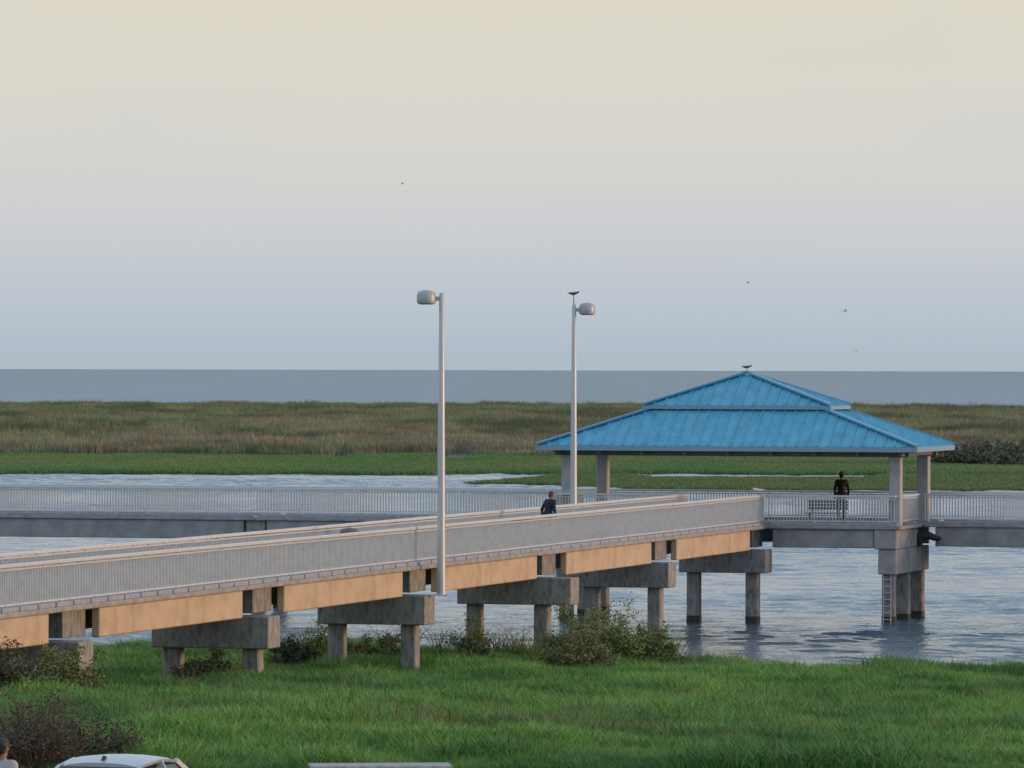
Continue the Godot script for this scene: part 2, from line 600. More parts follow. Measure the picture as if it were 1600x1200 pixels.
func make_grass() -> void:
	rng.seed = 11
	var patch := FastNoiseLite.new(); patch.seed = 21; patch.frequency = 0.05; patch.fractal_octaves = 4
	var dry := FastNoiseLite.new(); dry.seed = 22; dry.frequency = 0.035; dry.fractal_octaves = 3
	var clump := FastNoiseLite.new(); clump.seed = 23; clump.frequency = 0.16; clump.fractal_octaves = 3
	var spots := [[], [], []]
	var cols := [[], [], []]
	# bank below the pier
	for k in 64000:
		var d := rng.randf_range(97.0, 189.0)
		var x := rng.randf_range(-0.118, 0.118) * d
		if d > shore(x) + 0.4:
			continue
		var y := land(x, d)
		var v := patch.get_noise_2d(x * 2.0, d)
		var u := dry.get_noise_2d(x * 2.0, d) - 0.22 + 0.5 * smoothstep(-1.5, -8.0, x) * smoothstep(140.0, 108.0, d)
		var q0 := clump.get_noise_2d(x * 3.0 + 50.0, d * 1.6)
		var g := Color(0.105, 0.25, 0.058).lerp(Color(0.20, 0.37, 0.085), clampf(0.5 + v * 1.9 + q0 * 0.8, 0.0, 1.0))
		g = g.lerp(Color(0.20, 0.20, 0.085), smoothstep(0.12, 0.6, u) * 0.75)
		g = g * rng.randf_range(0.75, 1.25)
		if rng.randf() < 0.03:
			g = g.lerp(Color(0.28, 0.25, 0.12), 0.7)
		var q := clump.get_noise_2d(x * 1.5, d)
		var sc := 0.55 + 0.95 * pow(clampf(0.5 + q * 1.2, 0.0, 1.0), 1.5)
		if d > shore(x) - 3.0:
			sc *= 1.15
		var kk := rng.randi() % 3
		spots[kk].append(spot(Vector3(x, y, -d), sc * rng.randf_range(0.8, 1.25), rng.randf_range(0.8, 1.2)))
		cols[kk].append(g)
	for kk in 3:
		scatter("grass", tuft(100 + kk, 46, 0.30, 0.36, 0.016, 0.9, Color(1.15, 1.12, 1.0)), M.veg, "short wild green grass covering the bank below the pier", "grass", spots[kk], cols[kk])
	# straw-coloured seed stalks standing above the bank's grass
	var ss := []
	var sc2 := []
	for k in 900:
		var d := rng.randf_range(104.0, 180.0)
		var x := rng.randf_range(-0.10, 0.10) * d
		if dry.get_noise_2d(x * 2.0, d) + 0.3 * smoothstep(2.0, -12.0, x) < 0.12 or d > shore(x):
			continue
		ss.append(spot(Vector3(x, land(x, d), -d), rng.randf_range(0.7, 1.2), rng.randf_range(0.8, 1.3)))
		sc2.append(Color(0.17, 0.15, 0.075) * rng.randf_range(0.7, 1.2))
	scatter("seed_grass", tuft(140, 9, 0.25, 0.75, 0.012, 0.7, Color(1.3, 1.2, 1.0)), M.veg, "pale dry seed stalks sticking out of the bank grass", "grass", ss, sc2)

	# short green grass along the marsh edge and on the spit
	var gs := []
	var gc := []
	for k in 60000:
		var d := rng.randf_range(434.0, 625.0)
		var x := rng.randf_range(-0.112, 0.112) * d
		var on_spit := x > -3.2 and d > spit_near(x) + 0.3 and d < spit_far(x) - 0.3
		var on_main := d > marsh_near(x) + 0.2
		if not (on_spit or on_main) or in_pool(x, d, 1.05):
			continue
		var v := patch.get_noise_2d(x * 0.9, d * 0.25)
		var g := Color(0.14, 0.27, 0.085).lerp(Color(0.21, 0.28, 0.10), clampf(0.5 + v * 1.6, 0.0, 1.0))
		if on_spit:
			g = g.lerp(Color(0.17, 0.20, 0.07), 0.55)
		else:
			g = g.lerp(Color(0.10, 0.25, 0.08), smoothstep(30.0, 0.0, d - marsh_near(x)) * 0.6)
		gs.append(spot(Vector3(x, 0.06, -d), rng.randf_range(0.7, 1.2), 0.55 if on_spit else 0.9))
		gc.append(g * rng.randf_range(0.85, 1.15))
	scatter("marsh_grass", tuft(160, 50, 0.75, 0.50, 0.05, 0.7), M.veg, "low bright green grass along the marsh edge", "grass", gs, gc)
	# tall reeds over the rest of the marsh
	var rs := [[], []]
	var rc := [[], []]
	var big := FastNoiseLite.new(); big.seed = 27; big.frequency = 0.012; big.fractal_octaves = 4
	for k in 64000:
		var d := 575.0 * pow(1395.0 / 575.0, rng.randf())
		var x := rng.randf_range(-0.112, 0.112) * d
		var edge := 596.0 + big.get_noise_2d(x * 3.0, 7.0) * 26.0
		if d < edge or d > marsh_far(x) - 2.0 or in_pool(x, d, 1.15):
			continue
		var v := big.get_noise_2d(x * 2.6, d * 0.7)
		var u := big.get_noise_2d(x * 2.0 + 400.0, d * 0.5)
		var brown := smoothstep(1100.0, 640.0, d) * 0.75 + v * 1.7
		var g := Color(0.20, 0.24, 0.12).lerp(Color(0.29, 0.25, 0.17), clampf(brown, 0.0, 1.0))
		g = g.lerp(Color(0.10, 0.125, 0.065), smoothstep(0.02, 0.35, u) * 0.85)
		g = g.lerp(Color(0.165, 0.20, 0.075), smoothstep(1180.0, 1380.0, d) * 0.7)
		var q := rng.randi() % 2
		var hh := 1.0 + 1.1 * big.get_noise_2d(x * 5.0, d * 2.5) + 0.5 * clump.get_noise_2d(x * 0.8, d * 0.5)
		hh = clampf(hh, 0.6, 1.6)
		rs[q].append(spot(Vector3(x, 0.05, -d), rng.randf_range(0.85, 1.3), hh * rng.randf_range(0.8, 1.1)))
		rc[q].append(g * rng.randf_range(0.75, 1.3) * (1.0 + 0.5 * clump.get_noise_2d(x * 0.6, d * 0.25)))
	for q in 2:
		scatter("reeds", tuft(180 + q, 48, 1.35, 1.2, 0.07, 0.45, Color(1.2, 1.12, 1.0)), M.veg, "tall brown and olive reeds covering the marsh island", "reeds", rs[q], rc[q])

func shrub(called: String, label: String, at: Vector3, w: float, h: float, leaf: Color, leaf2: Color, leaves: int, stems: int, seed_: int, leaf_size := 0.09, group := "") -> void:
	var r := RandomNumberGenerator.new()
	r.seed = seed_
	var o := thing(called, label, "shrub", at, 0.0, group)
	var st := tool()
	var ends := []
	for k in stems:
		var a := r.randf() * TAU
		var rad := r.randf_range(0.25, 1.0) * w * 0.5
		var hh := h * r.randf_range(0.3, 0.85) * (1.0 - 0.3 * rad / (w * 0.5))
		if r.randf() < 0.16:
			hh = h * r.randf_range(0.85, 1.12)
		var p0 := Vector3(cos(a), 0, sin(a)) * rad * 0.2 - Vector3(0, 0.1, 0)
		var p2 := Vector3(cos(a) * rad, hh, sin(a) * rad)
		var p1 := p0.lerp(p2, 0.55) + Vector3(r.randf_range(-0.1, 0.1), hh * 0.12, r.randf_range(-0.1, 0.1))
		tube(st, [p0, p1, p2], [0.014, 0.010, 0.004], 5)
		ends.append([p1, p2])
		for b in 4:
			var f := p1.lerp(p2, r.randf())
			var g := f + Vector3(r.randf_range(-1, 1), r.randf_range(0.1, 0.8), r.randf_range(-1, 1)) * h * 0.22
			tube(st, [f, g], [0.007, 0.003], 4)
			ends.append([f, g])
	part("stems", done(st), M.tablewood, o)
	st = tool()
	for k in leaves * 3 / 2:
		var e: Array = ends[r.randi() % ends.size()]
		var p: Vector3 = e[0].lerp(e[1], r.randf_range(0.1, 1.1)) + Vector3(r.randfn(), r.randfn(), r.randfn()) * h * 0.06
		var c := leaf.lerp(leaf2, r.randf()) * r.randf_range(0.75, 1.25)
		st.set_color(c)
		var d := Vector3(r.randfn(), r.randfn() * 0.6 + 0.3, r.randfn()).normalized() * leaf_size * r.randf_range(0.6, 1.3)
		var s := d.cross(Vector3(r.randfn(), r.randfn(), r.randfn())).normalized() * leaf_size * 0.28
		st.add_vertex(p); st.add_vertex(p + d * 0.5 + s); st.add_vertex(p + d)
		st.add_vertex(p); st.add_vertex(p + d); st.add_vertex(p + d * 0.5 - s)
	part("foliage", done(st), M.veg, o)

func px(x: float, d: float) -> Vector3:
	# foot of a plant on the bank at picture column x (of 1600) and depth d
	var wx := (x - 800.0) / 9000.0 * d
	return Vector3(wx, land(wx, d), -d)

func make_shrubs() -> void:
	var green := Color(0.14, 0.215, 0.05)
	var olive := Color(0.19, 0.20, 0.08)
	var grey := Color(0.12, 0.11, 0.075)
	shrub("shrub", "wide olive shrub at the water's edge between two pier bents", px(935, 174), 3.6, 1.65, Color(0.17, 0.26, 0.06), olive, 6500, 90, 301)
	shrub("shrub", "brownish twiggy shrub in front of the olive shrub by the water", px(905, 171), 2.6, 1.1, Color(0.15, 0.16, 0.08), olive, 2600, 60, 302)
	shrub("shrub", "small rounded green shrub where the grass meets the open water", px(1018, 174), 2.0, 1.25, green, Color(0.10, 0.15, 0.035), 2600, 34, 303)
	shrub("shrub", "tall thin green shrub leaning by the pile beside the lamp bent", px(735, 178), 1.5, 1.2, green, olive, 1500, 26, 304)
	shrub("shrub", "bright yellow green sprig beside the lamp bent's inner pile", px(497, 177), 0.9, 1.05, Color(0.13, 0.19, 0.03), Color(0.10, 0.16, 0.03), 900, 16, 305)
	shrub("shrub", "low dark shrub between the two piles of the lamp bent", px(585, 170), 3.0, 0.85, Color(0.08, 0.15, 0.045), Color(0.12, 0.13, 0.06), 3400, 50, 306)
	shrub("shrub", "low dark shrub just past the lamp bent on the bank", px(720, 171), 2.6, 0.7, Color(0.08, 0.15, 0.045), Color(0.12, 0.13, 0.06), 2800, 44, 307)
	shrub("shrub", "dull brown shrub between the piles of the dark stained bent", px(325, 149), 2.1, 0.85, Color(0.10, 0.12, 0.06), Color(0.07, 0.11, 0.04), 2600, 44, 308)
	shrub("shrub", "dark green brush behind the dark stained bent's outer pile", px(455, 166), 2.0, 0.8, Color(0.06, 0.11, 0.04), grey, 2400, 36, 309)
	shrub("shrub", "green brush climbing over the pier bent farthest inshore", px(95, 133), 2.3, 1.0, green, olive, 3400, 50, 310)
	shrub("shrub", "scrubby brush under the first beam of the walkway", px(25, 131), 2.0, 1.2, Color(0.09, 0.14, 0.05), grey, 2800, 44, 311)
	shrub("dead_shrub", "large bare grey brown thicket behind the parked car", px(55, 97.5), 2.2, 1.25, Color(0.10, 0.09, 0.07), Color(0.075, 0.08, 0.05), 2400, 150, 312, 0.06)
	shrub("dead_shrub", "smaller bare brown thicket beside the large grey one", px(160, 98.5), 1.7, 0.75, Color(0.11, 0.10, 0.07), Color(0.08, 0.09, 0.045), 1700, 80, 313, 0.07)
	# dark shrubs at the right end of the marsh
	var k := 0
	for a in [[1500.0, 545.0, 7.0, 1.9], [1545.0, 552.0, 8.0, 2.2], [1590.0, 540.0, 7.5, 2.0], [1630.0, 550.0, 9.0, 2.3]]:
		var x: float = (a[0] - 800.0) / 9000.0 * a[1]
		shrub("marsh_shrub", "low grey green shrub in the thicket where the marsh meets its grassy edge", Vector3(x, 0.05, -a[1]), a[2], a[3], Color(0.12, 0.135, 0.085), Color(0.16, 0.15, 0.11), 3600, 60, 330 + k, 0.3, "shrubs in the marsh thicket")
		k += 1
	# wispy tall grass at the shoreline
	rng.seed = 51
	var mesh := tuft(370, 46, 0.22, 1.45, 0.022, 1.2, Color(1.3, 1.2, 1.0))
	for a in [[445.0, 181.0], [470.0, 182.0], [560.0, 180.0], [600.0, 182.0], [645.0, 181.5], [690.0, 180.5], [752.0, 180.0], [775.0, 179.5], [790.0, 179.0], [806.0, 178.5], [822.0, 178.0], [838.0, 177.5], [865.0, 176.0], [985.0, 175.0], [1045.0, 174.5]]:
		var o := MeshInstance3D.new()
		o.name = numbered("tall_grass_clump")
		o.mesh = mesh
		o.material_override = M.tall_grass
		add_child(o)
		o.position = px(a[0], a[1])
		o.rotation.y = rng.randf() * TAU
		o.scale = Vector3.ONE * rng.randf_range(0.75, 1.2)
		o.set_meta("label", "wispy clump of tall arching grass at the waterline under the walkway")
		o.set_meta("category", "grass clump")
		o.set_meta("group", "tall grass clumps along the waterline")

# ------------------------------------------------------------------ pier
func railing(parent: Node3D, a: Vector3, b: Vector3, called := "railing") -> void:
	# a, b: deck points of the railing line in the pier frame (y ignored)
	var dir := Vector3(b.x - a.x, 0, b.z - a.z)
	var L := dir.length()
	var turn := atan2(-dir.z, dir.x)
	var key := "rail%.2f" % L
	var n := maxi(1, roundi(L / 1.23))
	var count := maxi(n, int(L / 0.112))
	var post_slots := []
	for k in n:
		post_slots.append(int((k + 0.5) * count / n))
	if not M.has(key):
		var st := tool()
		cbx(st, Vector3(0, RAIL_TOP - 0.085, -0.065), Vector3(L, RAIL_TOP, 0.065), 0.015)
		var s2 := tool()
		bx(s2, Vector3(0, RAIL_LOW - 0.04, -0.025), Vector3(L, RAIL_LOW, 0.025))
		bx(s2, Vector3(0, RAIL_TOP - 0.15, -0.02), Vector3(L, RAIL_TOP - 0.11, 0.02))
		var s3 := tool()
		for k in count:
			var x := (k + 0.5) * L / count
			if post_slots.has(k):
				continue
			bx(s3, Vector3(x - 0.015, RAIL_LOW, -0.024), Vector3(x + 0.015, RAIL_TOP - 0.15, 0.024))
		M[key] = [done(st), done(s2), done(s3)]
		M.post = box_mesh(Vector3(-0.017, DECK, -0.024), Vector3(0.017, RAIL_TOP - 0.086, 0.024))
	var top := part(called, M[key][0], M.rail, parent, Vector3(a.x, 0, a.z), turn)
	part("lower_rail", M[key][1], M.rail, top)
	var pk := part("pickets", M[key][2], M.rail, top)
	pk.set_meta("kind", "stuff")
	for k in n:
		part("post", M.post, M.rail, top, Vector3((post_slots[k] + 0.5) * L / count, 0, 0))

func pile(parent: Node3D, x: float, z: float, top := CAP_LOW, wet := true) -> void:
	var key := "pile%.2f" % top
	if not M.has(key):
		M[key] = box_mesh(Vector3(-0.23, -1.2, -0.23), Vector3(0.23, top, 0.23), 0.04)
		M.band = box_mesh(Vector3(-0.236, -1.0, -0.236), Vector3(0.236, 0.27, 0.236), 0.04)
	var p := part("pile", M[key], M.concrete, parent, Vector3(x, 0, z))
	if wet:
		part("algae_band", M.band, M.algae, p)

func make_pier() -> void:
	var o := thing("fishing_pier", "long concrete fishing pier walkway with picket railings running out over the water", "pier", PIER_AT, PIER_TURN)
	var S := 14.77
	var W0 := -2.85
	var us := []
	for k in 9:
		us.append(-1.1 - S * k)
	# deck slab, one per span, with a raised kerb broken by scuppers
	var slab := tool()
	cbx(slab, Vector3(W0 - 0.2, SLAB_LOW, 0), Vector3(0.17, DECK - 0.06, S - 0.025), 0.02)
	var slab_m := done(slab)
	var kerb := tool()
	for sx in [[W0 - 0.13, W0 + 0.13], [-0.15, 0.11]]:
		for k in 12:
			cbx(kerb, Vector3(sx[0], DECK - 0.06, k * S / 12.0 + 0.05), Vector3(sx[1], DECK + 0.055, (k + 1) * S / 12.0 - 0.06), 0.015)
	var kerb_m := done(kerb)
	var fascia := box_mesh(Vector3(-0.08, BEAM_LOW, 0), Vector3(0.13, SLAB_LOW, S - 3.6), 0.025)
	var inner := box_mesh(Vector3(-0.2, BEAM_LOW + 0.06, 0), Vector3(0.2, SLAB_LOW, S - 3.6), 0.02)
	var pedestal := box_mesh(Vector3(W0 + 0.1, BEAM_LOW + 0.04, -1.78), Vector3(-0.22, SLAB_LOW, -0.15), 0.02)
	var bearing := box_mesh(Vector3(-0.14, BEAM_LOW - 0.06, -0.3), Vector3(0.10, BEAM_LOW, 0.3))
	for i in us.size():
		var z: float = -us[i]
		var end := -0.45 if i == 2 else 0.0
		var cap := box_mesh(Vector3(-2.80 - (0.7 if i == 1 else 0.0), CAP_LOW, -0.52), Vector3(0.42 - end, BEAM_LOW - 0.02, 0.52), 0.03)
		var c := part("pier_cap", cap, M.concrete, o, Vector3(0, 0, z))
		part("pedestal", pedestal, M.concrete, c)
		pile(o, -2.35, z, CAP_LOW, i < 4)
		pile(o, -0.17, z, CAP_LOW, i < 4)
		if i == us.size() - 1:
			continue
		part("deck_slab", slab_m, M.slab, o, Vector3(0, 0, z))
		var kb := part("kerb", kerb_m, M.rail_kerb, o, Vector3(0, 0, z))
		kb.set_meta("label", "pale kerb with scupper gaps")
		part("beam", fascia, M.beam, o, Vector3(0, 0, z + 1.8))
		part("beam", fascia, M.beam, o, Vector3(W0 + 0.05, 0, z + 1.8))
		part("beam", inner, M.concrete, o, Vector3(W0 * 0.5, 0, z + 1.8))
		railing(o, Vector3(0, 0, z), Vector3(0, 0, z + S))
		railing(o, Vector3(W0, 0, z), Vector3(W0, 0, z + S))
	# end piece up to the platform
	part("deck_slab", box_mesh(Vector3(W0 - 0.2, SLAB_LOW, 0.23), Vector3(0.17, DECK - 0.06, 1.07), 0.02), M.slab, o)
	part("kerb", box_mesh(Vector3(-0.15, DECK - 0.06, 0.23), Vector3(0.11, DECK + 0.055, 1.07)), M.rail_kerb, o)
	part("kerb", box_mesh(Vector3(W0 - 0.13, DECK - 0.06, 0.23), Vector3(W0 + 0.13, DECK + 0.055, 1.07)), M.rail_kerb, o)
	railing(o, Vector3(0, 0, 0.06), Vector3(0, 0, 1.1))
	railing(o, Vector3(W0, 0, 0.06), Vector3(W0, 0, 1.1))

func make_cross_pier() -> void:
	var o := thing("cross_pier", "concrete cross pier with white picket railings and pavilion platform at the walkway's end", "pier", PIER_AT, PIER_TURN)
	var F := -4.1
	var B := -7.6
	# platform under the pavilion
	part("platform_slab", box_mesh(Vector3(-8.1, SLAB_LOW, F + 0.2), Vector3(5.05, DECK - 0.06, 0.2), 0.02), M.slab, o)
	var spans := [[-64.9, -50.17], [-50.15, -35.42], [-35.4, -20.66], [-20.64, -8.12], [-8.1, 5.05], [5.07, 19.6], [19.62, 34.3]]
	for s in spans:
		part("deck_slab", box_mesh(Vector3(s[0], SLAB_LOW, B - 0.2), Vector3(s[1], DECK - 0.06, F + 0.175), 0.02), M.slab, o)
		var mid: bool = s[0] == -8.1
		if not mid:
			part("kerb", box_mesh(Vector3(s[0] + 0.1, DECK - 0.06, F - 0.13), Vector3(s[1] - 0.1, DECK + 0.05, F + 0.1), 0.015), M.rail_kerb, o)
			part("beam", box_mesh(Vector3(s[0] + 0.45, BEAM_LOW, F - 0.2), Vector3(s[1] - 0.45, SLAB_LOW, F + 0.1), 0.025), M.cross_beam, o)
		part("kerb", box_mesh(Vector3(s[0] + 0.1, DECK - 0.06, B - 0.1), Vector3(s[1] - 0.1, DECK + 0.05, B + 0.13), 0.015), M.rail_kerb, o)
		part("beam", box_mesh(Vector3(s[0] + 0.45, BEAM_LOW, B - 0.1), Vector3(s[1] - 0.45, SLAB_LOW, B + 0.2), 0.025), M.cross_beam, o)
		if not mid:
			railing(o, Vector3(s[0], 0, F), Vector3(s[1], 0, F))
		railing(o, Vector3(s[0], 0, B), Vector3(s[1], 0, B))
	# bents of the cross pier away from the pavilion
	for x in [-50.16, -35.41, -20.65, 19.61]:
		part("pier_cap", box_mesh(Vector3(x - 0.5, CAP_LOW, B - 0.2), Vector3(x + 0.5, BEAM_LOW - 0.02, F + 0.3), 0.03), M.concrete, o)
		part("pedestal", box_mesh(Vector3(x - 0.38, BEAM_LOW - 0.01, B + 0.25), Vector3(x + 0.38, SLAB_LOW, F + 0.02), 0.02), M.concrete, o)
		for z in [F - 0.35, B + 0.4]:
			pile(o, x, z)
	# platform kerbs, beams, side blocks and railings
	for s in [[-8.0, -3.1], [0.2, 4.95]]:
		part("kerb", box_mesh(Vector3(s[0], DECK - 0.06, -0.12), Vector3(s[1], DECK + 0.05, 0.12), 0.015), M.rail_kerb, o)
	for s in [[-7.3, 0.2 - 2.9], [0.32, 4.05]]:
		part("beam", box_mesh(Vector3(s[0], BEAM_LOW + 0.03, -0.25), Vector3(s[1], SLAB_LOW, 0.08), 0.025), M.cross_beam, o)
	railing(o, Vector3(0.1, 0, 0), Vector3(4.85, 0, 0))
	railing(o, Vector3(4.85, 0, 0.0), Vector3(4.85, 0, F))
	railing(o, Vector3(-7.85, 0, 0), Vector3(-2.95, 0, 0))
	railing(o, Vector3(-7.85, 0, F), Vector3(-7.85, 0, 0.0))
	for x in [[4.08, 4.9], [-7.95, -7.13]]:
		part("edge_beam", box_mesh(Vector3(x[0], BEAM_LOW, F + 0.15), Vector3(x[1], SLAB_LOW, 0.15), 0.03), M.slab, o)
		part("pier_cap", box_mesh(Vector3(x[0] + 0.14, CAP_LOW - 0.05, -6.1), Vector3(x[1] - 0.02, BEAM_LOW - 0.005, 0.09), 0.03), M.slab, o)
		for z in [-0.3, -2.95, -5.6]:
			pile(o, (x[0] + x[1]) * 0.5 + 0.06, z, CAP_LOW - 0.05)
	# ladder on the platform's corner pile
	var sl := tool()
	for x in [4.40, 4.68]:
		bar(sl, Vector3(x, -0.6, 0.0), Vector3(x, CAP_LOW - 0.06, 0.0), 0.04, 0.04)
	for k in 9:
		var y := -0.35 + 0.24 * k
		bar(sl, Vector3(4.40, y, 0.0), Vector3(4.68, y, 0.0), 0.03, 0.03)
	part("ladder", done(sl), M.pole, o)
	# black pipe beside the platform, its dark bulk also standing for the gap's shadow
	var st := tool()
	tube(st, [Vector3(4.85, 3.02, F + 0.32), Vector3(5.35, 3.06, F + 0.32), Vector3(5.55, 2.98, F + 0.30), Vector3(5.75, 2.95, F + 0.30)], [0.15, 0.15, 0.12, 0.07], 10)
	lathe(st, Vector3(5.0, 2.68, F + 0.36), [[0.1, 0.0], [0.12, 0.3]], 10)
	part("pipe_and_gap_shade", done(st), M.dark, o)

# ------------------------------------------------------------------ pavilion
func roof_face(roof: Node3D, half: float, run: float, y0: float, y1: float, ftop: float, turn: float, pitch_w: float) -> void:
	# panels of one slope; eave runs along x at z = +run, virtual apex above the centre
	var n := int(round(2.0 * half / pitch_w))
	for k in n:
		var s0 := -half + 2.0 * half * k / n
		var s1 := -half + 2.0 * half * (k + 1) / n
		var f0 := minf(1.0 - absf(s0) / half, ftop)
		var f1 := minf(1.0 - absf(s1) / half, ftop)
		var pt := func(s: float, f: float, lift: float) -> Vector3:
			return Vector3(s, lerpf(y0, y1, f) + lift, run * (1.0 - f))
		var st := tool()
		hexa(st, [pt.call(s0, 0, -0.03), pt.call(s1 - 0.004, 0, -0.03), pt.call(s1 - 0.004, f1 + 0.0005, -0.03), pt.call(s0, f0 + 0.0005, -0.03),
			pt.call(s0, 0, 0), pt.call(s1 - 0.004, 0, 0), pt.call(s1 - 0.004, f1 + 0.0005, 0), pt.call(s0, f0 + 0.0005, 0)])
		if f0 > 0.01:
			hexa(st, [pt.call(s0 - 0.05, -0.002, 0.0), pt.call(s0 + 0.05, -0.002, 0.0), pt.call(s0 + 0.05, f0, 0.0), pt.call(s0 - 0.05, f0, 0.0),
				pt.call(s0 - 0.02, -0.002, 0.048), pt.call(s0 + 0.02, -0.002, 0.048), pt.call(s0 + 0.02, f0, 0.048), pt.call(s0 - 0.02, f0, 0.048)])
		part("roof_panel", done(st), M.roof, roof, Vector3.ZERO, turn)

func roof_tier(o: Node3D, called: String, hw: float, hd: float, y0: float, y1: float, ftop: float, fascia: float) -> void:
	# hip caps make the tier's own mesh, panels, fascia boards and soffit are its pieces
	var st := tool()
	for sx in [-1.0, 1.0]:
		for sz in [-1.0, 1.0]:
			var a := Vector3(hw * sx, y0 + 0.05, hd * sz)
			var b := Vector3(hw * sx * (1.0 - ftop), lerpf(y0, y1, ftop) + 0.05, hd * sz * (1.0 - ftop))
			bar(st, a, b, 0.26, 0.07)
	var roof := part(called, done(st), M.trim_light, o)
	roof_face(roof, hw, hd, y0, y1, ftop, 0.0, 0.406)
	roof_face(roof, hw, hd, y0, y1, ftop, PI, 0.406)
	roof_face(roof, hd, hw, y0, y1, ftop, PI / 2, 0.406)
	roof_face(roof, hd, hw, y0, y1, ftop, -PI / 2, 0.406)
	for s in [-1.0, 1.0]:
		part("fascia", box_mesh(Vector3(-hw - 0.03, y0 - fascia, hd * s - 0.02), Vector3(hw + 0.03, y0 - 0.02, hd * s + 0.02)), M.fascia, roof)
		part("fascia", box_mesh(Vector3(hw * s - 0.02, y0 - fascia, -hd + 0.025), Vector3(hw * s + 0.02, y0 - 0.02, hd - 0.025)), M.fascia, roof)
	part("soffit", box_mesh(Vector3(-hw + 0.03, y0 - fascia + 0.02, -hd + 0.03), Vector3(hw - 0.03, y0 - fascia + 0.05, hd - 0.03)), M.soffit, roof)

func make_pavilion() -> void:
	var basis := Basis(Vector3.UP, PIER_TURN)
	var o := thing("pavilion", "open pavilion with a two tier blue metal hip roof on concrete columns", "pavilion", PIER_AT + basis * Vector3(-1.3, 0, -2.85), PIER_TURN)
	for sx in [-6.12, 6.1]:
		for sz in [-2.6, 2.6]:
			part("column", box_mesh(Vector3(-0.21, DECK - 0.06, -0.21), Vector3(0.21, 6.0, 0.21), 0.03), M.column, o, Vector3(sx, 0, sz))
	var st := tool()
	for sz in [-2.6, 2.6]:
		bx(st, Vector3(-6.6, 5.98, sz - 0.15), Vector3(6.6, 6.18, sz + 0.15))
	part("eave_beam", done(st), M.soffit, o)
	st = tool()
	for k in 9:
		var x := -6.4 + 1.6 * k
		bx(st, Vector3(x - 0.06, 6.02, -3.3), Vector3(x + 0.06, 6.175, 3.3))
	part("joists", done(st), M.soffit, o)
	roof_tier(o, "lower_roof", 7.05, 3.6, 6.36, 8.80, 0.56, 0.19)
	part("vent_collar", box_mesh(Vector3(-3.0, 7.55, -1.5), Vector3(3.0, 7.8, 1.5)), M.soffit, o)
	roof_tier(o, "upper_roof", 3.5, 1.8, 7.82, 9.0, 1.0, 0.14)
	st = tool()
	lathe(st, Vector3(0, 8.98, 0), [[0.16, 0.0], [0.12, 0.06], [0.03, 0.11]], 10)
	part("roof_cap", done(st), M.trim_light, o)

# ------------------------------------------------------------------ lamps, furniture
func lamp(called_label: String, x: float, z: float, side: float, spike := 0.0) -> void:
	var at := PIER_AT + Basis(Vector3.UP, PIER_TURN) * Vector3(x, 0, z)
	var o := thing("street_lamp", called_label, "lamp post", Vector3(at.x, BEAM_LOW - 0.02, at.z), 0.0, "lamp posts on the pier")
	var st := tool()
	lathe(st, Vector3.ZERO, [[0.125, 0.0], [0.12, 1.0], [0.10, 4.5], [0.072, 8.62], [0.05, 8.66]], 14)
	part("pole", done(st), M.pole, o)
	if spike > 0.0:
		st = tool()
		lathe(st, Vector3(0, 8.64, 0), [[0.035, 0.0], [0.03, spike]], 8)
		part("spike", done(st), M.pole, o)
	st = tool()
	cbx(st, Vector3(-0.2, 0, -0.2), Vector3(0.2, 0.035, 0.2), 0.01)
	part("base_plate", done(st), M.pole, o)
	st = tool()
	bx(st, Vector3(minf(0.05 * side, 0.26 * side), 8.43, -0.05), Vector3(maxf(0.05 * side, 0.26 * side), 8.55, 0.05))
	part("arm", done(st), M.lamp, o)
	st = tool()
	lathe(st, Vector3(0.44 * side, 8.35, 0), [[0.262, 0.0], [0.275, 0.05], [0.275, 0.25], [0.23, 0.34], [0.10, 0.38], [0.02, 0.39]], 22)
	var head := part("lamp_head", done(st), M.lamp, o)
	st = tool()
	lathe(st, Vector3(0.44 * side, 8.32, 0), [[0.18, 0.0], [0.24, 0.029]], 22)
	part("lens", done(st), M.lens, head)

func make_bench(at: Vector3, turn: float) -> void:
	var o := thing("park_bench", "dark slatted bench on the pavilion platform behind the railing", "bench", at, turn)
	for k in 4:
		part("slat", box_mesh(Vector3(-0.75, 0.42, -0.22 + k * 0.115), Vector3(0.75, 0.455, -0.125 + k * 0.115)), M.bench, o)
	for k in 3:
		part("back_slat", box_mesh(Vector3(-0.75, 0.56 + k * 0.12, 0.24 + k * 0.02), Vector3(0.75, 0.655 + k * 0.12, 0.27 + k * 0.02)), M.bench, o)
	for s in [-1.0, 1.0]:
		var st := tool()
		bar(st, Vector3(0.62 * s, 0.0, -0.2), Vector3(0.62 * s, 0.418, -0.2), 0.05, 0.05)
		bar(st, Vector3(0.62 * s, 0.0, 0.22), Vector3(0.62 * s, 0.418, 0.22), 0.05, 0.05)
		bar(st, Vector3(0.62 * s, 0.395, -0.22), Vector3(0.62 * s, 0.395, 0.235), 0.05, 0.045)
		bar(st, Vector3(0.62 * s, 0.4, 0.305), Vector3(0.62 * s, 0.9, 0.345), 0.05, 0.04)
		part("leg", done(st), M.bench, o)

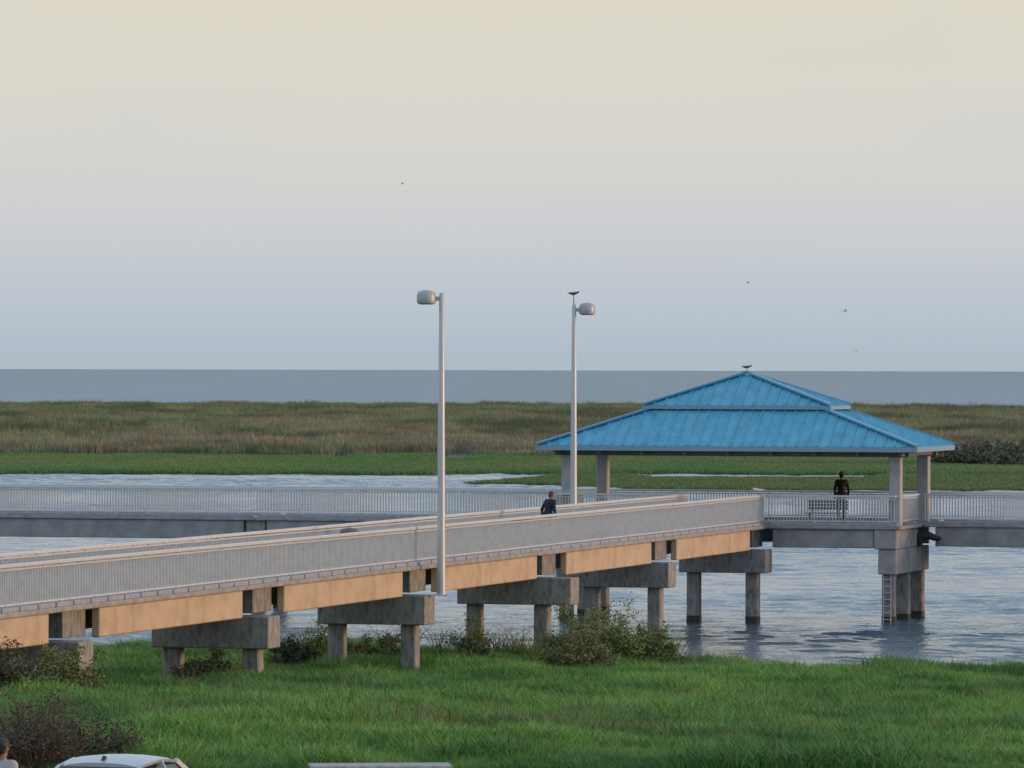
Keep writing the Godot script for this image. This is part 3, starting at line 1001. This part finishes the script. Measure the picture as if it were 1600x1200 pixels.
func make_picnic_table() -> void:
	var d := 88.0
	var o := thing("picnic_table", "grey topped picnic table standing on the grass near the parking lot", "picnic table", Vector3(-2.0, 2.3, -d), 0.10)
	for k in 5:
		part("plank", box_mesh(Vector3(-1.08, 0.72, -0.37 + k * 0.15), Vector3(1.08, 0.765, -0.228 + k * 0.15), 0.006), M.tabletop, o)
	for s in [-1.0, 1.0]:
		for k in 2:
			part("seat_plank", box_mesh(Vector3(-1.08, 0.42, s * 0.62 - 0.14 + k * 0.145), Vector3(1.08, 0.46, s * 0.62 - 0.003 + k * 0.145), 0.006), M.tabletop, o)
		var st := tool()
		bar(st, Vector3(0.75 * s, 0.03, -0.62), Vector3(0.75 * s, 0.70, -0.22), 0.05, 0.09)
		bar(st, Vector3(0.75 * s, 0.03, 0.62), Vector3(0.75 * s, 0.70, 0.22), 0.05, 0.09)
		bar(st, Vector3(0.80 * s, 0.37, -0.74), Vector3(0.80 * s, 0.37, 0.74), 0.045, 0.095)
		bar(st, Vector3(0.75 * s, 0.68, -0.36), Vector3(0.75 * s, 0.68, 0.36), 0.05, 0.075)
		part("leg", done(st), M.tablewood, o)

func make_small_things() -> void:
	var bs := Basis(Vector3.UP, PIER_TURN)
	lamp("tall grey lamp post on a pier cap, its drum head turned over the walkway", 0.74, 45.4, -1.0)
	lamp("tall grey lamp post beside the pavilion roof with a gull on its top spike", -3.17, 15.3, 1.0, 0.26)
	make_bench(PIER_AT + bs * Vector3(2.15, DECK - 0.06, -0.75), PIER_TURN + PI)
	make_picnic_table()
	# grey bin on the walkway deck
	var o := thing("trash_bin", "small grey bin on the walkway deck showing over the railing", "bin", PIER_AT + bs * Vector3(-2.2, DECK - 0.06, 44.7), 0.3)
	var st := tool()
	lathe(st, Vector3.ZERO, [[0.24, 0.0], [0.27, 0.5], [0.28, 0.86], [0.265, 0.87]], 18)
	part("barrel", done(st), M.lamp, o)
	st = tool()
	lathe(st, Vector3(0, 0.875, 0), [[0.295, 0.0], [0.295, 0.05], [0.22, 0.13], [0.05, 0.17]], 18)
	part("lid", done(st), M.bench, o)
	# dark cart pulled by the walker
	var c := thing("fishing_cart", "low dark two wheeled cart trailing the walker on the walkway", "cart", PIER_AT + bs * Vector3(-1.7, DECK - 0.06, 27.4), PIER_TURN)
	part("tub", box_mesh(Vector3(-0.3, 0.32, -0.45), Vector3(0.3, 0.86, 0.45), 0.04), M.dark, c)
	st = tool()
	tube(st, [Vector3(0, 0.5, -0.46), Vector3(0, 0.8, -1.0), Vector3(0, 0.88, -1.25)], [0.02, 0.02, 0.02], 6)
	tube(st, [Vector3(-0.15, 0.88, -1.25), Vector3(0.15, 0.88, -1.25)], [0.02, 0.02], 6)
	part("handle", done(st), M.dark, c)
	for s in [-1.0, 1.0]:
		st = tool()
		var r := []
		for p in [[0.10, -0.03], [0.19, -0.03], [0.21, 0.0], [0.19, 0.03], [0.10, 0.03]]:
			r.append(ring(Vector3(s * 0.36 + p[1], 0.21, 0.1), Vector3(0, p[0], 0), Vector3(0, 0, p[0]), 16))
		loft(st, r)
		part("wheel", done(st), M.bench, c)

# ------------------------------------------------------------------ car
func make_car() -> void:
	# length along x (front at -x), roof top at 1.46 m
	var o := thing("parked_car", "silver car parked at the edge of the bank beside the bare thicket", "car", Vector3(-5.52, 2.304, -79.2), 1.3)
	var prof := func(x: float, hw: float, y0: float, y1: float, r: float) -> Array:
		var q := []
		for k in [[-1, y0], [-1.04, y0 + (y1 - y0) * 0.5], [-1.0, y1 - r], [-1.0 + r / hw * 0.9, y1], [0, y1 + 0.015], [1.0 - r / hw * 0.9, y1], [1.0, y1 - r], [1.04, y0 + (y1 - y0) * 0.5], [1, y0], [0, y0]]:
			q.append(Vector3(x, k[1], k[0] * hw))
		return q
	var st := tool()
	loft(st, [prof.call(-2.15, 0.68, 0.38, 0.60, 0.08), prof.call(-2.05, 0.78, 0.28, 0.70, 0.1), prof.call(-1.6, 0.84, 0.22, 0.82, 0.1), prof.call(-0.9, 0.86, 0.2, 0.92, 0.1), prof.call(0.0, 0.87, 0.2, 0.95, 0.08),
		prof.call(1.1, 0.87, 0.2, 0.97, 0.08), prof.call(1.8, 0.84, 0.24, 0.96, 0.1), prof.call(2.1, 0.78, 0.30, 0.88, 0.1), prof.call(2.18, 0.70, 0.38, 0.72, 0.08)])
	part("body", done(st), M.car, o)
	st = tool()
	# roof and pillars: a thin smooth shell
	var roof_ring := func(x: float, hw: float, y: float) -> Array:
		var q := []
		for k in [[-1.0, -0.045], [-0.96, -0.01], [-0.8, 0.018], [-0.4, 0.04], [0, 0.046], [0.4, 0.04], [0.8, 0.018], [0.96, -0.01], [1.0, -0.045], [0, -0.03]]:
			q.append(Vector3(x, y + k[1], k[0] * hw))
		return q
	loft(st, [roof_ring.call(-0.42, 0.56, 1.36), roof_ring.call(-0.2, 0.60, 1.405), roof_ring.call(0.2, 0.62, 1.425), roof_ring.call(0.7, 0.615, 1.41), roof_ring.call(1.05, 0.59, 1.37), roof_ring.call(1.2, 0.56, 1.33)])
	part("roof", done(st), M.car, o)
	for s in [-1.0, 1.0]:
		st = tool()
		bar(st, Vector3(-1.05, 0.92, 0.80 * s), Vector3(-0.40, 1.35, 0.57 * s), 0.06, 0.06)
		bar(st, Vector3(0.35, 0.95, 0.83 * s), Vector3(0.32, 1.40, 0.61 * s), 0.06, 0.08)
		bar(st, Vector3(1.75, 0.95, 0.78 * s), Vector3(1.15, 1.35, 0.56 * s), 0.06, 0.07)
		bar(st, Vector3(-0.42, 1.352, 0.575 * s), Vector3(0.3, 1.405, 0.625 * s), 0.03, 0.035)
		bar(st, Vector3(0.3, 1.405, 0.625 * s), Vector3(1.18, 1.345, 0.575 * s), 0.03, 0.035)
		part("pillar", done(st), M.car, o)
		st = tool()
		hexa(st, [Vector3(-0.98, 0.93, 0.79 * s), Vector3(1.65, 0.95, 0.77 * s), Vector3(1.65, 0.95, 0.75 * s), Vector3(-0.98, 0.93, 0.77 * s),
			Vector3(-0.40, 1.34, 0.565 * s), Vector3(1.12, 1.34, 0.555 * s), Vector3(1.12, 1.34, 0.535 * s), Vector3(-0.40, 1.34, 0.545 * s)])
		part("side_window", done(st), M.car_glass, o)
		for x in [-1.35, 1.32]:
			st = tool()
			var r := []
			for p in [[0.02, 0.085], [0.24, 0.085], [0.31, 0.07], [0.325, 0.0], [0.31, -0.09], [0.02, -0.09]]:
				r.append(ring(Vector3(x, 0.325, (0.80 + p[1]) * s), Vector3(p[0], 0, 0), Vector3(0, p[0], 0), 22))
			loft(st, r)
			var wh := part("wheel", done(st), M.dark, o)
			st = tool()
			loft(st, [ring(Vector3(x, 0.325, 0.86 * s), Vector3(0.21, 0, 0), Vector3(0, 0.21, 0), 18), ring(Vector3(x, 0.325, 0.905 * s), Vector3(0.19, 0, 0), Vector3(0, 0.19, 0), 18)])
			part("rim", done(st), M.pole, wh)
		part("headlight", box_mesh(Vector3(-2.13, 0.56, 0.56 * s - 0.14), Vector3(-2.0, 0.68, 0.56 * s + 0.14), 0.03), M.lens, o)
		part("tail_light", box_mesh(Vector3(2.05, 0.70, 0.60 * s - 0.12), Vector3(2.165, 0.84, 0.60 * s + 0.12), 0.03), M.red, o)
	st = tool()
	hexa(st, [Vector3(-1.08, 0.93, -0.76), Vector3(-1.08, 0.93, 0.76), Vector3(-1.05, 0.92, 0.76), Vector3(-1.05, 0.92, -0.76),
		Vector3(-0.42, 1.35, -0.54), Vector3(-0.42, 1.35, 0.54), Vector3(-0.39, 1.34, 0.54), Vector3(-0.39, 1.34, -0.54)])
	part("windscreen", done(st), M.car_glass, o)
	st = tool()
	hexa(st, [Vector3(1.80, 0.955, -0.73), Vector3(1.80, 0.955, 0.73), Vector3(1.77, 0.945, 0.73), Vector3(1.77, 0.945, -0.73),
		Vector3(1.20, 1.33, -0.54), Vector3(1.20, 1.33, 0.54), Vector3(1.17, 1.32, 0.54), Vector3(1.17, 1.32, -0.54)])
	part("rear_window", done(st), M.car_glass, o)
	st = tool()
	tube(st, [Vector3(-0.30, 1.43, 0.0), Vector3(-0.24, 1.475, 0.0), Vector3(-0.14, 1.46, 0.0)], [0.02, 0.022, 0.012], 6)
	part("antenna", done(st), M.dark, o)

# ------------------------------------------------------------------ people
func person_mesh(bones: Array, cell: float) -> ArrayMesh:
	# bones: [a, b, ra, rb, colour]; distances to tapered capsules joined smoothly, meshed as surface nets
	var lo := Vector3(9, 9, 9)
	var hi := -lo
	for b in bones:
		var r: float = maxf(b[2], b[3]) + 0.06
		lo = lo.min(b[0] - Vector3.ONE * r).min(b[1] - Vector3.ONE * r)
		hi = hi.max(b[0] + Vector3.ONE * r).max(b[1] + Vector3.ONE * r)
	var n := Vector3i(((hi - lo) / cell).ceil()) + Vector3i.ONE
	var f := PackedFloat32Array()
	f.resize(n.x * n.y * n.z)
	f.fill(1.0)
	var near := PackedInt32Array()
	near.resize(f.size())
	var best := PackedFloat32Array()
	best.resize(f.size())
	best.fill(9.0)
	for bi in bones.size():
		var b: Array = bones[bi]
		var A: Vector3 = b[0]
		var B: Vector3 = b[1]
		var ra: float = b[2]
		var rb: float = b[3]
		var m := maxf(ra, rb) + 0.07
		var i0 := Vector3i(((A.min(B) - Vector3.ONE * m - lo) / cell).floor()).clamp(Vector3i.ZERO, n - Vector3i.ONE)
		var i1 := Vector3i(((A.max(B) + Vector3.ONE * m - lo) / cell).ceil()).clamp(Vector3i.ZERO, n - Vector3i.ONE)
		var ab := B - A
		var l2 := maxf(ab.length_squared(), 1e-6)
		for z in range(i0.z, i1.z + 1):
			for y in range(i0.y, i1.y + 1):
				for x in range(i0.x, i1.x + 1):
					var p := lo + Vector3(x, y, z) * cell
					var t := clampf((p - A).dot(ab) / l2, 0.0, 1.0)
					var d := p.distance_to(A + ab * t) - lerpf(ra, rb, t)
					var k := (z * n.y + y) * n.x + x
					if d < best[k]:
						best[k] = d
						near[k] = bi
					var o := f[k]
					var h := maxf(0.035 - absf(o - d), 0.0) / 0.035
					f[k] = minf(o, d) - h * h * 0.035 * 0.25
	var vid := {}
	var st := SurfaceTool.new()
	st.begin(Mesh.PRIMITIVE_TRIANGLES)
	st.set_smooth_group(0)
	var count := 0
	for z in n.z - 1:
		for y in n.y - 1:
			for x in n.x - 1:
				var s := Vector3.ZERO
				var c := 0
				var k0 := (z * n.y + y) * n.x + x
				var corners := [k0, k0 + 1, k0 + n.x, k0 + n.x + 1]
				for q in 4:
					corners.append(corners[q] + n.x * n.y)
				var neg := 0
				for q in corners:
					if f[q] < 0.0:
						neg += 1
				if neg == 0 or neg == 8:
					continue
				for e in [[0, 1], [2, 3], [4, 5], [6, 7], [0, 2], [1, 3], [4, 6], [5, 7], [0, 4], [1, 5], [2, 6], [3, 7]]:
					var fa := f[corners[e[0]]]
					var fb := f[corners[e[1]]]
					if (fa < 0.0) != (fb < 0.0):
						var t := fa / (fa - fb)
						var pa := Vector3(e[0] & 1, (e[0] >> 1) & 1, e[0] >> 2)
						var pb := Vector3(e[1] & 1, (e[1] >> 1) & 1, e[1] >> 2)
						s += pa.lerp(pb, t)
						c += 1
				st.set_color(bones[near[k0]][4])
				st.add_vertex(lo + (Vector3(x, y, z) + s / c) * cell)
				vid[k0] = count
				count += 1
	var step := [1, n.x, n.x * n.y]
	for z in range(1, n.z - 1):
		for y in range(1, n.y - 1):
			for x in range(1, n.x - 1):
				var k := (z * n.y + y) * n.x + x
				for a in 3:
					var inside: bool = f[k] < 0.0
					if inside == (f[k + step[a]] < 0.0):
						continue
					var u: int = step[(a + 1) % 3]
					var w: int = step[(a + 2) % 3]
					var q := [vid[k - u - w], vid[k - w], vid[k], vid[k - u]]
					if inside:
						q = [q[0], q[3], q[2], q[1]]
					for j in [0, 1, 2, 0, 2, 3]:
						st.add_index(q[j])
	st.generate_normals()
	return st.commit()

func person(label: String, at: Vector3, turn: float, tall: float, lean: float, top: Color, legs: Color, hair: Color, skin: Color, stride: float, arms: Array, cap: bool) -> void:
	# faces local -z
	var o := thing("person", label, "person", at, turn)
	var s := tall / 1.75
	var hip := Vector3(0, 0.92, 0)
	var L := func(v: Vector3) -> Vector3:
		# upper body leans forward about the hips
		return (hip + (v - hip).rotated(Vector3.RIGHT, -lean)) * s
	var b := []
	var shoe := Color(0.03, 0.03, 0.03)
	for sd in [-1.0, 1.0]:
		var st: float = stride * sd
		var hp := Vector3(0.09 * sd, 0.92, 0) * s
		var kn := Vector3(0.10 * sd, 0.50, -0.03 - st * 0.5) * s
		var an := Vector3(0.10 * sd, 0.09, 0.03 - st) * s
		b.append([hp, kn, 0.092 * s, 0.062 * s, legs])
		b.append([kn, an, 0.062 * s, 0.045 * s, legs])
		b.append([an + Vector3(0, -0.045, 0.02) * s, an + Vector3(0.01 * sd, -0.055, -0.16) * s, 0.040 * s, 0.034 * s, shoe])
		var sh: Vector3 = L.call(Vector3(0.18 * sd, 1.42, 0))
		var el: Vector3 = L.call(Vector3(0.24 * sd, 1.15, 0.03 - 0.10 * arms[0] * sd))
		var wr: Vector3 = L.call(Vector3(0.24 * sd, 0.92, -0.08 - 0.22 * arms[0] * sd - arms[1]))
		b.append([sh, el, 0.062 * s, 0.048 * s, top])
		b.append([el, wr, 0.048 * s, 0.034 * s, top])
		var dir := (wr - el).normalized()
		var pm := wr + dir * 0.07 * s
		b.append([wr, pm, 0.030 * s, 0.034 * s, skin])
		var across := Vector3(0, 0, 1)
		for k in 4:
			var base := pm + across * (k - 1.5) * 0.021 * s
			var kn2: Vector3 = base + dir * [0.045, 0.055, 0.05, 0.04][k] * s
			b.append([base, kn2, 0.011, 0.010, skin])
			b.append([kn2, kn2 + (dir + Vector3(-sd * 0.5, 0, 0)).normalized() * 0.035 * s, 0.010, 0.009, skin])
		b.append([wr + dir * 0.02, wr + dir * 0.06 + Vector3(-sd * 0.02, 0, -0.045) * s, 0.013, 0.010, skin])
	b.append([L.call(Vector3(-0.07, 0.97, 0)), L.call(Vector3(0.07, 0.97, 0)), 0.125 * s, 0.125 * s, legs])
	b.append([L.call(Vector3(0, 1.03, 0)), L.call(Vector3(0, 1.30, 0)), 0.135 * s, 0.15 * s, top])
	b.append([L.call(Vector3(-0.10, 1.36, 0)), L.call(Vector3(0.10, 1.36, 0)), 0.115 * s, 0.115 * s, top])
	b.append([L.call(Vector3(-0.15, 1.42, 0)), L.call(Vector3(0.15, 1.42, 0)), 0.07 * s, 0.07 * s, top])
	b.append([L.call(Vector3(0, 1.44, 0)), L.call(Vector3(0, 1.54, -0.015)), 0.058 * s, 0.054 * s, skin])
	b.append([L.call(Vector3(0, 1.58, -0.03)), L.call(Vector3(0, 1.66, -0.01)), 0.068 * s, 0.088 * s, skin])
	b.append([L.call(Vector3(0, 1.60, -0.10)), L.call(Vector3(0, 1.625, -0.10)), 0.012, 0.010, skin])
	for sd in [-1.0, 1.0]:
		b.append([L.call(Vector3(0.088 * sd, 1.61, 0)), L.call(Vector3(0.090 * sd, 1.64, 0.005)), 0.014, 0.016, skin])
	b.append([L.call(Vector3(0, 1.67, 0.015)), L.call(Vector3(0, 1.63, 0.045)), 0.092 * s, 0.07 * s, hair])
	var body := part("body", person_mesh(b, 0.0165), M.skin, o)
	var st := tool()
	for sd in [-1.0, 1.0]:
		ellipsoid(st, L.call(Vector3(0.03 * sd, 1.635, -0.094)), Vector3(0.011, 0, 0), Vector3(0, 0.007, 0), Vector3(0, 0, 0.006), 6, 4)
	ellipsoid(st, L.call(Vector3(0, 1.568, -0.090)), Vector3(0, 0.006, 0), Vector3(0, 0, 0.008), Vector3(0.025, 0, 0), 6, 4)
	part("face", done(st), M.dark, o)
	if cap:
		st = tool()
		var rings := []
		for k in [[0.105, 1.665, 0.0], [0.108, 1.70, 0.0], [0.098, 1.74, 0.0], [0.07, 1.775, 0.0], [0.02, 1.79, 0.0]]:
			var c: Vector3 = L.call(Vector3(0, k[1], 0.005))
			rings.append(ring(c, Vector3(k[0], 0, 0) * s, Vector3(0, 0, k[0] * 1.08).rotated(Vector3.RIGHT, -lean) * s, 14))
		loft(st, rings)
		bx(st, L.call(Vector3(-0.07, 1.665, -0.19)), L.call(Vector3(0.07, 1.68, -0.09)))
		part("cap", done(st), M.dark, o)

func make_people() -> void:
	var bs := Basis(Vector3.UP, PIER_TURN)
	var skin := Color(0.30, 0.17, 0.12)
	var black := Color(0.008, 0.008, 0.009)
	person("person in black clothes and a dark cap standing under the pavilion roof", PIER_AT + bs * Vector3(1.55, DECK - 0.06, -6.2), PIER_TURN + 0.2, 1.83, 0.02, black, Color(0.012, 0.012, 0.014), black, skin, 0.02, [0.0, 0.0], true)
	person("person in a navy jacket walking along the pier walkway, leaning forward", PIER_AT + bs * Vector3(-1.35, DECK - 0.06, 25.6), PIER_TURN - 0.5, 1.74, 0.24, Color(0.014, 0.015, 0.032), Color(0.02, 0.02, 0.025), Color(0.10, 0.06, 0.05), Color(0.32, 0.16, 0.12), 0.22, [0.35, 0.0], false)
	person("person with a dark cap and pale grey shirt standing beside the parked car", Vector3(-6.90, 2.304, -78.0), -0.4, 1.76, 0.0, Color(0.42, 0.41, 0.42), Color(0.06, 0.06, 0.08), black, skin, 0.03, [0.0, 0.0], true)

# ------------------------------------------------------------------ birds
func gull(called: String, label: String, at: Vector3, turn: float, size: float, flying: bool, mat: Material, spread := 0.25, group := "") -> void:
	# faces local -x; body length about 0.4 m at size 1
	var o := thing(called, label, "bird", at, turn, group)
	var y := 0.0 if flying else 0.19
	var z := Vector3(0, 0, 1)
	var st := tool()
	var rings := []
	for k in [[-0.20, 0.045, 0.028], [-0.16, 0.045, 0.045], [-0.10, 0.02, 0.055], [0.0, 0.0, 0.075], [0.10, -0.005, 0.065], [0.18, 0.005, 0.035], [0.25, 0.012, 0.022]]:
		var c := Vector3(k[0], y + (k[1] if not flying else k[1] * 0.3), 0) * size
		rings.append(ring(c, Vector3(0, k[2], 0) * size, z * k[2] * size, 10))
	loft(st, rings)
	part("body", done(st), mat, o)
	st = tool()
	var hy := y + (0.07 if not flying else 0.02)
	ellipsoid(st, Vector3(-0.205, hy, 0) * size, Vector3(0, 0.042, 0) * size, z * 0.04 * size, Vector3(0.05, 0, 0) * size, 8, 6)
	part("head", done(st), mat, o)
	st = tool()
	tube(st, [Vector3(-0.245, hy - 0.005, 0) * size, Vector3(-0.30, hy - 0.015, 0) * size], [0.014 * size, 0.004 * size], 6)
	part("beak", done(st), M.beak, o)
	for s in [-1.0, 1.0]:
		st = tool()
		if flying:
			var w := [[-0.05, 0.12, 0.0, 0.05], [-0.09, 0.06, spread * 0.55, 0.30], [-0.02, 0.08, spread * 0.5, 0.48], [0.10, 0.13, spread * 0.25, 0.66]]
			for i in 3:
				var a: Array = w[i]
				var b: Array = w[i + 1]
				hexa(st, [Vector3(a[0], y + a[2], a[3] * s) * size, Vector3(a[1], y + a[2], a[3] * s) * size, Vector3(b[1], y + b[2], b[3] * s) * size, Vector3(b[0], y + b[2], b[3] * s) * size,
					Vector3(a[0], y + a[2] + 0.014, a[3] * s) * size, Vector3(a[1], y + a[2] + 0.006, a[3] * s) * size, Vector3(b[1], y + b[2] + 0.006, b[3] * s) * size, Vector3(b[0], y + b[2] + 0.012, b[3] * s) * size])
		else:
			ellipsoid(st, Vector3(0.08, y + 0.012, 0.058 * s) * size, Vector3(0, 0.05, 0) * size, z * 0.02 * size, Vector3(0.19, 0.01, 0) * size, 8, 7)
		part("wing", done(st), M.rail if mat == M.feather_white else mat, o)
		if not flying:
			st = tool()
			tube(st, [Vector3(0.02, y - 0.05, 0.03 * s) * size, Vector3(0.025, 0.008, 0.03 * s) * size], [0.01 * size, 0.008 * size], 5)
			bx(st, Vector3(-0.05, 0.0, 0.03 * s - 0.02) * size, Vector3(0.03, 0.01, 0.03 * s + 0.02) * size)
			part("leg", done(st), M.beak, o)
	st = tool()
	bx(st, Vector3(0.22, y + 0.004, -0.04) * size, Vector3(0.34, y + 0.018, 0.04) * size)
	part("tail", done(st), mat, o)

func sky_at(x: float, y: float, d: float) -> Vector3:
	return Vector3((x - 800.0) / 9000.0 * d, CAM_H + (577.0 - y) / 9000.0 * d, -d)

func make_birds() -> void:
	var bs := Basis(Vector3.UP, PIER_TURN)
	gull("gull", "white gull perched on the railing corner where walkway meets platform", PIER_AT + bs * Vector3(0.0, RAIL_TOP, 1.0), 0.4, 0.9, false, M.feather_white)
	gull("gull", "dark gull perched on the peak of the blue pavilion roof", PIER_AT + bs * Vector3(-1.3, 9.09, -2.85), 2.9, 0.7, false, M.feather_grey)
	gull("gull", "dark gull perched on the spike of the lamp beside the pavilion roof", PIER_AT + bs * Vector3(-3.17, BEAM_LOW - 0.02 + 8.90, 15.3), 2.7, 0.75, false, M.feather_grey)
	for a in [[1320.0, 484.0, 420.0, 0.3], [1168.0, 440.0, 600.0, -0.4], [1337.0, 547.0, 600.0, 0.9], [628.0, 287.0, 620.0, 0.2]]:
		gull("gull", "tiny distant gull gliding over the marsh", sky_at(a[0], a[1], a[2]), a[3], 0.7, true, M.feather_pale, 0.35, "distant gulls in the sky")

func _ready() -> void:
	rng.seed = 1
	make_camera_and_light()
	make_materials()
	M.rail_kerb = mottled(lin(0.30, 0.315, 0.34), lin(0.36, 0.37, 0.40), lin(0.41, 0.42, 0.44), 2.1, 61, 0.85)
	M.trim_light = plain(lin(0.10, 0.33, 0.50), 0.4)
	M.fascia = plain(lin(0.24, 0.37, 0.46), 0.5)
	M.column = mottled(lin(0.38, 0.36, 0.35), lin(0.44, 0.42, 0.41), lin(0.48, 0.46, 0.45), 2.7, 63, 0.85)
	M.tall_grass = vertex_mat(0.8)
	M.tall_grass.albedo_color = lin(0.19, 0.215, 0.08)
	M.car = plain(lin(0.50, 0.53, 0.56), 0.28, 0.5)
	M.car.clearcoat_enabled = true
	M.car_glass = plain(Color(0.03, 0.05, 0.06, 0.55), 0.03)
	M.car_glass.transparency = BaseMaterial3D.TRANSPARENCY_ALPHA
	M.red = plain(lin(0.3, 0.01, 0.01), 0.2)
	make_water()
	make_land()
	make_pier()
	make_cross_pier()
	make_pavilion()
	make_small_things()
	make_car()
	make_people()
	make_birds()
	make_shrubs()
	make_grass()
